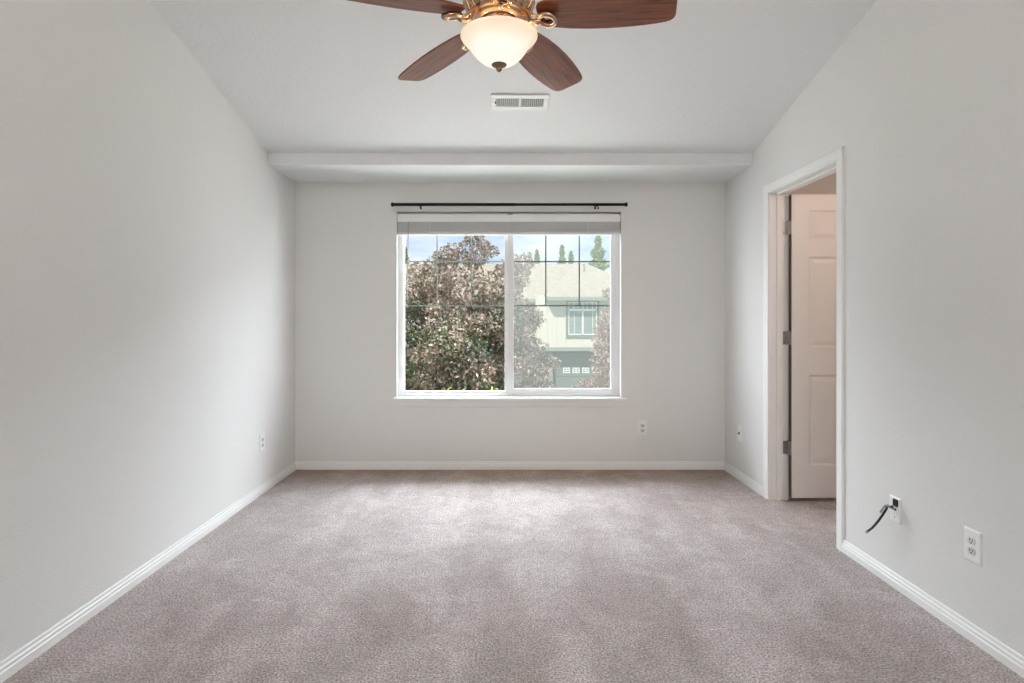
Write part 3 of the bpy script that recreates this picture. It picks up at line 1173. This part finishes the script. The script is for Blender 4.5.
# ---------------------------------------------------------------- outside
GZ = -3.0
m = MB()
m.box(-45, 45, D + 1.0, 90, GZ - 0.3, GZ)
struct(m.build('lawn', M_LAWN))
m = MB()
m.box(-45, 45, 12.8, 18.5, GZ, GZ + 0.03)
struct(m.build('road', M_ROAD))


def leaves_mesh(name, pts, size, material, rng, up_bias=0.5, aspect=0.6):
    """every leaf a small folded blade of four triangles"""
    n = len(pts)
    d = rng.normal(size=(n, 3))
    d /= np.linalg.norm(d, axis=1)[:, None]
    nn = rng.normal(size=(n, 3))
    nn[:, 2] += up_bias * 2
    nn -= d * (nn * d).sum(1)[:, None]
    nn /= np.linalg.norm(nn, axis=1)[:, None]
    w = np.cross(d, nn)
    s = size * rng.uniform(0.65, 1.25, n)[:, None]
    tip, base = pts + d * s * 0.5, pts - d * s * 0.5
    fold = nn * s * 0.12
    l_, r_ = pts + w * s * aspect * 0.5 + fold, pts - w * s * aspect * 0.5 + fold
    V = np.stack([base, l_, tip, r_], 1).reshape(-1, 3)
    i = np.arange(n) * 4
    Fs = np.stack([np.stack([i, i + 2, i + 1], 1), np.stack([i, i + 3, i + 2], 1)], 1).reshape(-1, 3)
    me = bpy.data.meshes.new(name)
    me.from_pydata(V.tolist(), [], Fs.tolist())
    me.materials.append(material)
    o = bpy.data.objects.new(name, me)
    COL.objects.link(o)
    return o


def blob_points(blobs, n, rng, shell=0.55):
    vol = np.array([b[3] * b[4] * b[5] for b in blobs]) ** 0.75
    cnt = (n * vol / vol.sum()).astype(int)
    out = []
    for b, c in zip(blobs, cnt):
        u = rng.normal(size=(c, 3))
        u /= np.linalg.norm(u, axis=1)[:, None]
        rr = rng.uniform(shell ** 3, 1, c) ** (1 / 3)
        # ragged sprays
        rr *= 1 + 0.16 * np.sin(u[:, 0] * 9 + b[0] * 7) * np.sin(u[:, 2] * 8 + b[2] * 5) + rng.normal(0, 0.05, c)
        out.append(u * rr[:, None] * np.array(b[3:6]) + np.array(b[:3]))
    return np.concatenate(out)


def sub_blobs(px_blobs, d0, rng, per=5):
    """px_blobs: (x, y, radius px, depth offset m) -> clusters of ellipsoids in the world"""
    out = []
    for x, y, r, off in px_blobs:
        c = px(x, y, d0 + off)
        rm_ = r * (d0 + off) / F
        out.append((c.x, c.y, c.z, rm_ * 0.75, rm_ * 0.75, rm_ * 0.7))
        for k in range(per):
            u = rng.normal(size=3)
            u /= np.linalg.norm(u)
            q = rm_ * rng.uniform(0.32, 0.5)
            out.append((c.x + u[0] * rm_ * .75, c.y + u[1] * rm_ * .75, c.z + u[2] * rm_ * .7, q, q, q * 0.7))
    return out


def branch_tree(base, tops, mm, r0, rng):
    base = Vector(base)
    fork = base + Vector((0, 0, (max(t.z for t in tops) - base.z) * 0.35))
    mm.tube([base, base.lerp(fork, 0.5) + Vector((0.04, 0.0, 0)), fork], [r0, r0 * 0.8, r0 * 0.7], 10)
    for t in tops:
        mid = fork.lerp(t, 0.5) + Vector((rng.uniform(-.2, .2), rng.uniform(-.2, .2), 0.25))
        path = smooth_path([fork - Vector((0, 0, 0.1)), mid, t], 5)
        mm.tube(path, [r0 * (0.5 - 0.42 * i / (len(path) - 1)) for i in range(len(path))], 7)
        for q in range(4):
            s_ = path[rng.integers(3, len(path) - 1)]
            e = s_ + Vector(tuple(rng.normal(0, 0.22, 3))) + Vector((0, 0, 0.25))
            mm.tube([s_, s_.lerp(e, 0.5) + Vector((0, 0, 0.05)), e], [0.014, 0.009, 0.004], 5)


def leafy_tree(name, base, px_blobs, d0, n, size, material, label, seed, r0=0.09, per=5, green=None):
    rng = np.random.default_rng(seed)
    root = tag(empty(name, base), label, 'tree')
    inv = Matrix.Translation(-Vector(base))
    bl = sub_blobs(px_blobs, d0, rng, per)
    o = leaves_mesh('foliage', blob_points(bl, n, rng), size, material, rng)
    o.parent = root
    o.matrix_parent_inverse = inv
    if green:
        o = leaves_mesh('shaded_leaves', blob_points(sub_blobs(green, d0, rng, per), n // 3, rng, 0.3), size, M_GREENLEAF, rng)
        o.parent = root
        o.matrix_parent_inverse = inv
    mm = MB()
    branch_tree(base, [px(x, y, d0 + off) for x, y, r, off in px_blobs], mm, r0, rng)
    o = mm.build('trunk', M_BARK, root)
    o.matrix_parent_inverse = inv
    return root


T1 = 9.0
crown = [(445, 262, 22, 0.2), (476, 252, 24, 0), (420, 288, 26, 0.3), (465, 290, 34, -0.3), (508, 278, 24, 0.2), (525, 262, 14, 0.3), (402, 325, 34, 0), (450, 335, 40, -0.6), (498, 325, 36, -0.2),
         (530, 318, 20, 0.3), (415, 372, 36, -0.2), (465, 375, 38, -0.5), (515, 362, 34, -0.1), (542, 362, 17, 0.2), (535, 385, 18, 0.3), (385, 360, 34, 0.5), (440, 410, 34, 0), (495, 405, 34, 0.2), (375, 300, 24, 0.8)]
leafy_tree('purple_leaf_tree', (px(466, 380, T1).x, T1 + 0.1, GZ), crown, T1, 30000, 0.062, M_MAPLE,
           'large purple-leaved tree filling the left pane just outside the window', 3, 0.10,
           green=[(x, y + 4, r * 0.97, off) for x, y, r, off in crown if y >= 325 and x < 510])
T2 = 10.5
crown2 = [(640, 300, 30, 0.2), (612, 318, 18, 0), (604, 340, 17, 0), (625, 345, 34, 0), (602, 362, 16, -0.2), (614, 382, 24, -0.1), (583, 389, 12, 0.1), (650, 345, 40, 0.5), (640, 390, 40, 0), (600, 402, 26, 0.2), (614, 292, 13, 0)]
leafy_tree('purple_leaf_tree', (px(650, 380, T2).x, T2 + 0.2, GZ), crown2, T2, 18000, 0.068, M_MAPLE2,
           'rose-leaved tree leaning in at the right edge of the right pane', 8, 0.09)

# low shrub in the sun behind the big tree
shr = [(450, 396, 11, 0), (463, 398, 11, 0.1), (495, 396, 9, 0), (480, 403, 11, 0.2)]
rng = np.random.default_rng(5)
TS = 7.4
sb = px(468, 404, TS)
shrub = tag(empty('yellow_green_shrub', (sb.x, TS, GZ)), 'yellow-green sunlit shrub in front of the purple tree at the foot of the left pane', 'shrub')
si = Matrix.Translation((-sb.x, -TS, -GZ))
bl = sub_blobs(shr, TS, rng, 5)
for k in range(5):
    bl.append((sb.x + (k - 2) * 0.3, TS, GZ + 0.5, 0.35, 0.35, 0.5))
o = leaves_mesh('foliage', blob_points(bl, 4500, rng), 0.05, M_SHRUB, rng)
o.parent, o.matrix_parent_inverse = shrub, si
m = MB()
for k in range(7):
    a = (k - 3) * 0.16
    m.tube([(sb.x + a * 0.3, TS, GZ), (sb.x + a, TS + 0.05 * (k % 2), GZ + 0.8), (sb.x + a * 1.8, TS, GZ + 2.0)], [0.03, 0.022, 0.01], 6)
o = m.build('stem', M_BARK, shrub)
o.matrix_parent_inverse = si


def conifer(x, ytop, wpx, d, label, seed, n=1500):
    rng = np.random.default_rng(seed)
    t = px(x, ytop, d)
    H = t.z - GZ
    rad = wpx * d / F / 2
    root = tag(empty('conifer_tree', (t.x, d, GZ)), label, 'tree', 'conifers beyond the neighbouring roof')
    u = rng.uniform(0, 1, n) ** 0.8
    zz = GZ + H * (0.35 + 0.65 * u)
    tt = (1 - u)
    rr = rad * (0.06 + 0.94 * np.minimum(1, tt * 3.4)) * (0.75 + 0.35 * np.sin(u * 46 + seed)) * np.sqrt(rng.uniform(0.15, 1, n))
    a = rng.uniform(0, 2 * math.pi, n)
    pts = np.stack([t.x + rr * np.cos(a), d + rr * np.sin(a), zz - rr * 0.25], 1)
    o = leaves_mesh('foliage', pts, 0.42, M_CONIFER, rng, up_bias=0.2, aspect=0.45)
    o.parent, o.matrix_parent_inverse = root, Matrix.Translation((-t.x, -d, -GZ))
    mm = MB()
    mm.tube([(t.x, d, GZ), (t.x, d, GZ + H * 0.6), (t.x, d, t.z - 0.1)], [0.2, 0.12, 0.03], 8)
    o = mm.build('trunk', M_BARK, root)
    o.matrix_parent_inverse = Matrix.Translation((-t.x, -d, -GZ))


conifer(598, 236, 22, 44, 'tallest green conifer behind the roof, at the right of the right pane', 1, 2200)
conifer(562, 246, 11, 46, 'narrow pointed conifer behind the middle of the roof ridge', 2)
conifer(571, 252, 8, 47, 'small thin conifer just right of the narrow pointed one', 3)
conifer(537, 251, 10, 46, 'low conifer tip above the roof ridge, right of a shorter tip', 4)
conifer(530, 254, 9, 48, 'shortest conifer tip above the left end of the roof ridge', 5)
conifer(405, 248, 12, 46, 'pale green conifer at the left edge of the left pane', 6)

# house across the street
HY = 25.0
hk = HY / F
house = tag(empty('neighbour_house', (px(580, 318, HY).x, HY, GZ)), 'cream two-storey house with tan hip roof and sage garage across the street', 'house')
HI = Matrix.Translation((-px(580, 318, HY).x, -HY, -GZ))


def hp(mm, name, material, parent=house, bevel=0.0):
    o = mm.build(name, material, bevel=bevel)
    o.parent = parent
    o.matrix_parent_inverse = HI if parent is house else Matrix.Identity(4)
    return o


def hx(x, d=HY):
    return (x - VX) * d / F


def hz(y, d=HY):
    return E + (VY - y) * d / F


MY = 27.5                                         # set-back main body
m = MB()
m.box(hx(538), hx(650), HY, HY + 8, hz(347.5), hz(296))
k_ = 0
xx = hx(538) + 0.4
while xx < hx(650):                               # board seams
    m.box(xx - 0.02, xx + 0.02, HY - 0.02, HY, hz(347.5), hz(297))
    xx += 0.4
m.box(-9, hx(538), MY, MY + 8, hz(345, MY), hz(299, MY))
hp(m, 'upper_wall', M_SIDING)
m = MB()
m.box(hx(530), hx(650), HY + 0.55, HY + 8, GZ, hz(347.5))
m.box(-9, hx(530), MY, MY + 8, GZ, hz(345, MY))
hp(m, 'lower_wall', M_SAGE)
m = MB()
m.box(hx(535), hx(650), HY - 0.06, HY + 0.6, hz(351), hz(347.2))
m.box(hx(547), hx(553.5), HY + 0.3, HY + 0.6, GZ, hz(351))
hp(m, 'fascia_band', M_SAGETRIM)
# roofs
ze, zrg = hz(297.2), hz(262.5, HY + 6)
m = MB()
rx0, rx1, ry0, ry1 = hx(547, HY - .5), hx(660), HY - 0.5, HY + 12.5
apx = hx(575, HY + 6)
m.add([(rx0, ry0, ze), (rx1, ry0, ze), (rx1, ry1, ze), (rx0, ry1, ze), (apx, HY + 6, zrg), (apx + 0.5, HY + 6, zrg)],
      [(0, 1, 5, 4), (1, 2, 5), (2, 3, 4, 5), (3, 0, 4), (0, 3, 2, 1)])
m.add([(-10, MY - 0.5, hz(299, MY)), (rx1 - 1, MY - 0.5, hz(299, MY)), (rx1 - 1, MY + 9, hz(299, MY)), (-10, MY + 9, hz(299, MY)), (-9, HY + 6.5, zrg - 0.02), (hx(581, HY + 6.5), HY + 6.5, zrg - 0.02)],
      [(0, 1, 5, 4), (1, 2, 5), (2, 3, 4, 5), (3, 0, 4), (0, 3, 2, 1)])
roof_o = hp(m, 'roof', M_ROOF)
m = MB()
m.box(rx0, rx1, ry0 - 0.03, ry0 + 0.02, ze - 0.16, ze)
m.box(rx0 - 0.03, rx0 + 0.02, ry0, HY + 3, ze - 0.16, ze)
m.box(rx0, rx1, ry0 + .02, HY, ze - 0.10, ze - 0.06)
m.box(-10, rx0, MY - 0.53, MY - 0.48, hz(299, MY) - 0.16, hz(299, MY))
m.tube([(hx(584, HY + 4), HY + 4, hz(280, HY + 4)), (hx(584, HY + 4), HY + 4, hz(264, HY + 4))], 0.05, 8)
hp(m, 'gutter', M_SAGETRIM, house)


def far_window(x0, x1, y0, y1, d, bar):
    mm = MB()
    mm.frame(hx(x0, d), hx(x1, d), hz(y1, d), hz(y0, d), .10, .10, .12, .12, d - 0.06, d)
    w = hp(mm, 'window', M_DARKTRIM)
    mm = MB()
    a, b, c, e = hx(x0, d) + .10, hx(x1, d) - .10, hz(y1, d) + .12, hz(y0, d) - .12
    mm.frame(a, b, c, e, .035, .035, .035, .035, d - 0.05, d - 0.005)
    mm.box((a + b) / 2 - .028, (a + b) / 2 + .028, d - 0.05, d - .005, c, hz(bar, d))
    mm.box(a, b, d - 0.05, d - .005, hz(bar, d) - .04, hz(bar, d) + .04)
    for k in range(1, 6):
        xq = a + (b - a) * k / 6
        mm.box(xq - .008, xq + .008, d - 0.04, d - .005, hz(bar, d), e)
    zq = (hz(bar, d) + e) / 2
    mm.box(a, b, d - 0.04, d - .005, zq - .012, zq + .012)
    hp(mm, 'window_sash', M_VINYL, w)
    mm = MB()
    mm.box(a, b, d - 0.012, d - 0.002, c, e)
    hp(mm, 'window_pane', M_FARGLASS, w)


far_window(566, 599, 299.5, 337.5, HY, 310)
far_window(522, 534, 311, 326, MY, 316)
# garage door
gd = HY + 0.55
m = MB()
zt, zb = hz(352.5, gd), GZ
gx0, gx1 = hx(554, gd), hx(640, gd)
rows = 5
for k in range(rows):
    a, b = zb + (zt - zb) * k / rows, zb + (zt - zb) * (k + 1) / rows
    m.box(gx0, gx1, gd - 0.05, gd, a + 0.01, b - 0.01)
gdo = hp(m, 'garage_door', mat('garage_sage', (0.15, 0.18, 0.165), 0.7))
for k in range(8):
    xa = hx(562.8 + k * 9.6, gd)
    xb = hx(569.8 + k * 9.6, gd)
    m = MB()
    m.frame(xa, xb, hz(373, gd), hz(367.5, gd), .04, .04, .04, .04, gd - .07, gd - .05)
    m.box((xa + xb) / 2 - .02, (xa + xb) / 2 + .02, gd - .07, gd - .05, hz(373, gd), hz(367.5, gd))
    m.box(xa, xb, gd - .07, gd - .05, hz(370.2, gd) - .02, hz(370.2, gd) + .02)
    w = hp(m, 'garage_window', M_VINYL, gdo)
    m = MB()
    m.box(xa, xb, gd - .06, gd - .052, hz(373, gd), hz(367.5, gd))
    hp(m, 'window_pane', M_FARGLASS, w)
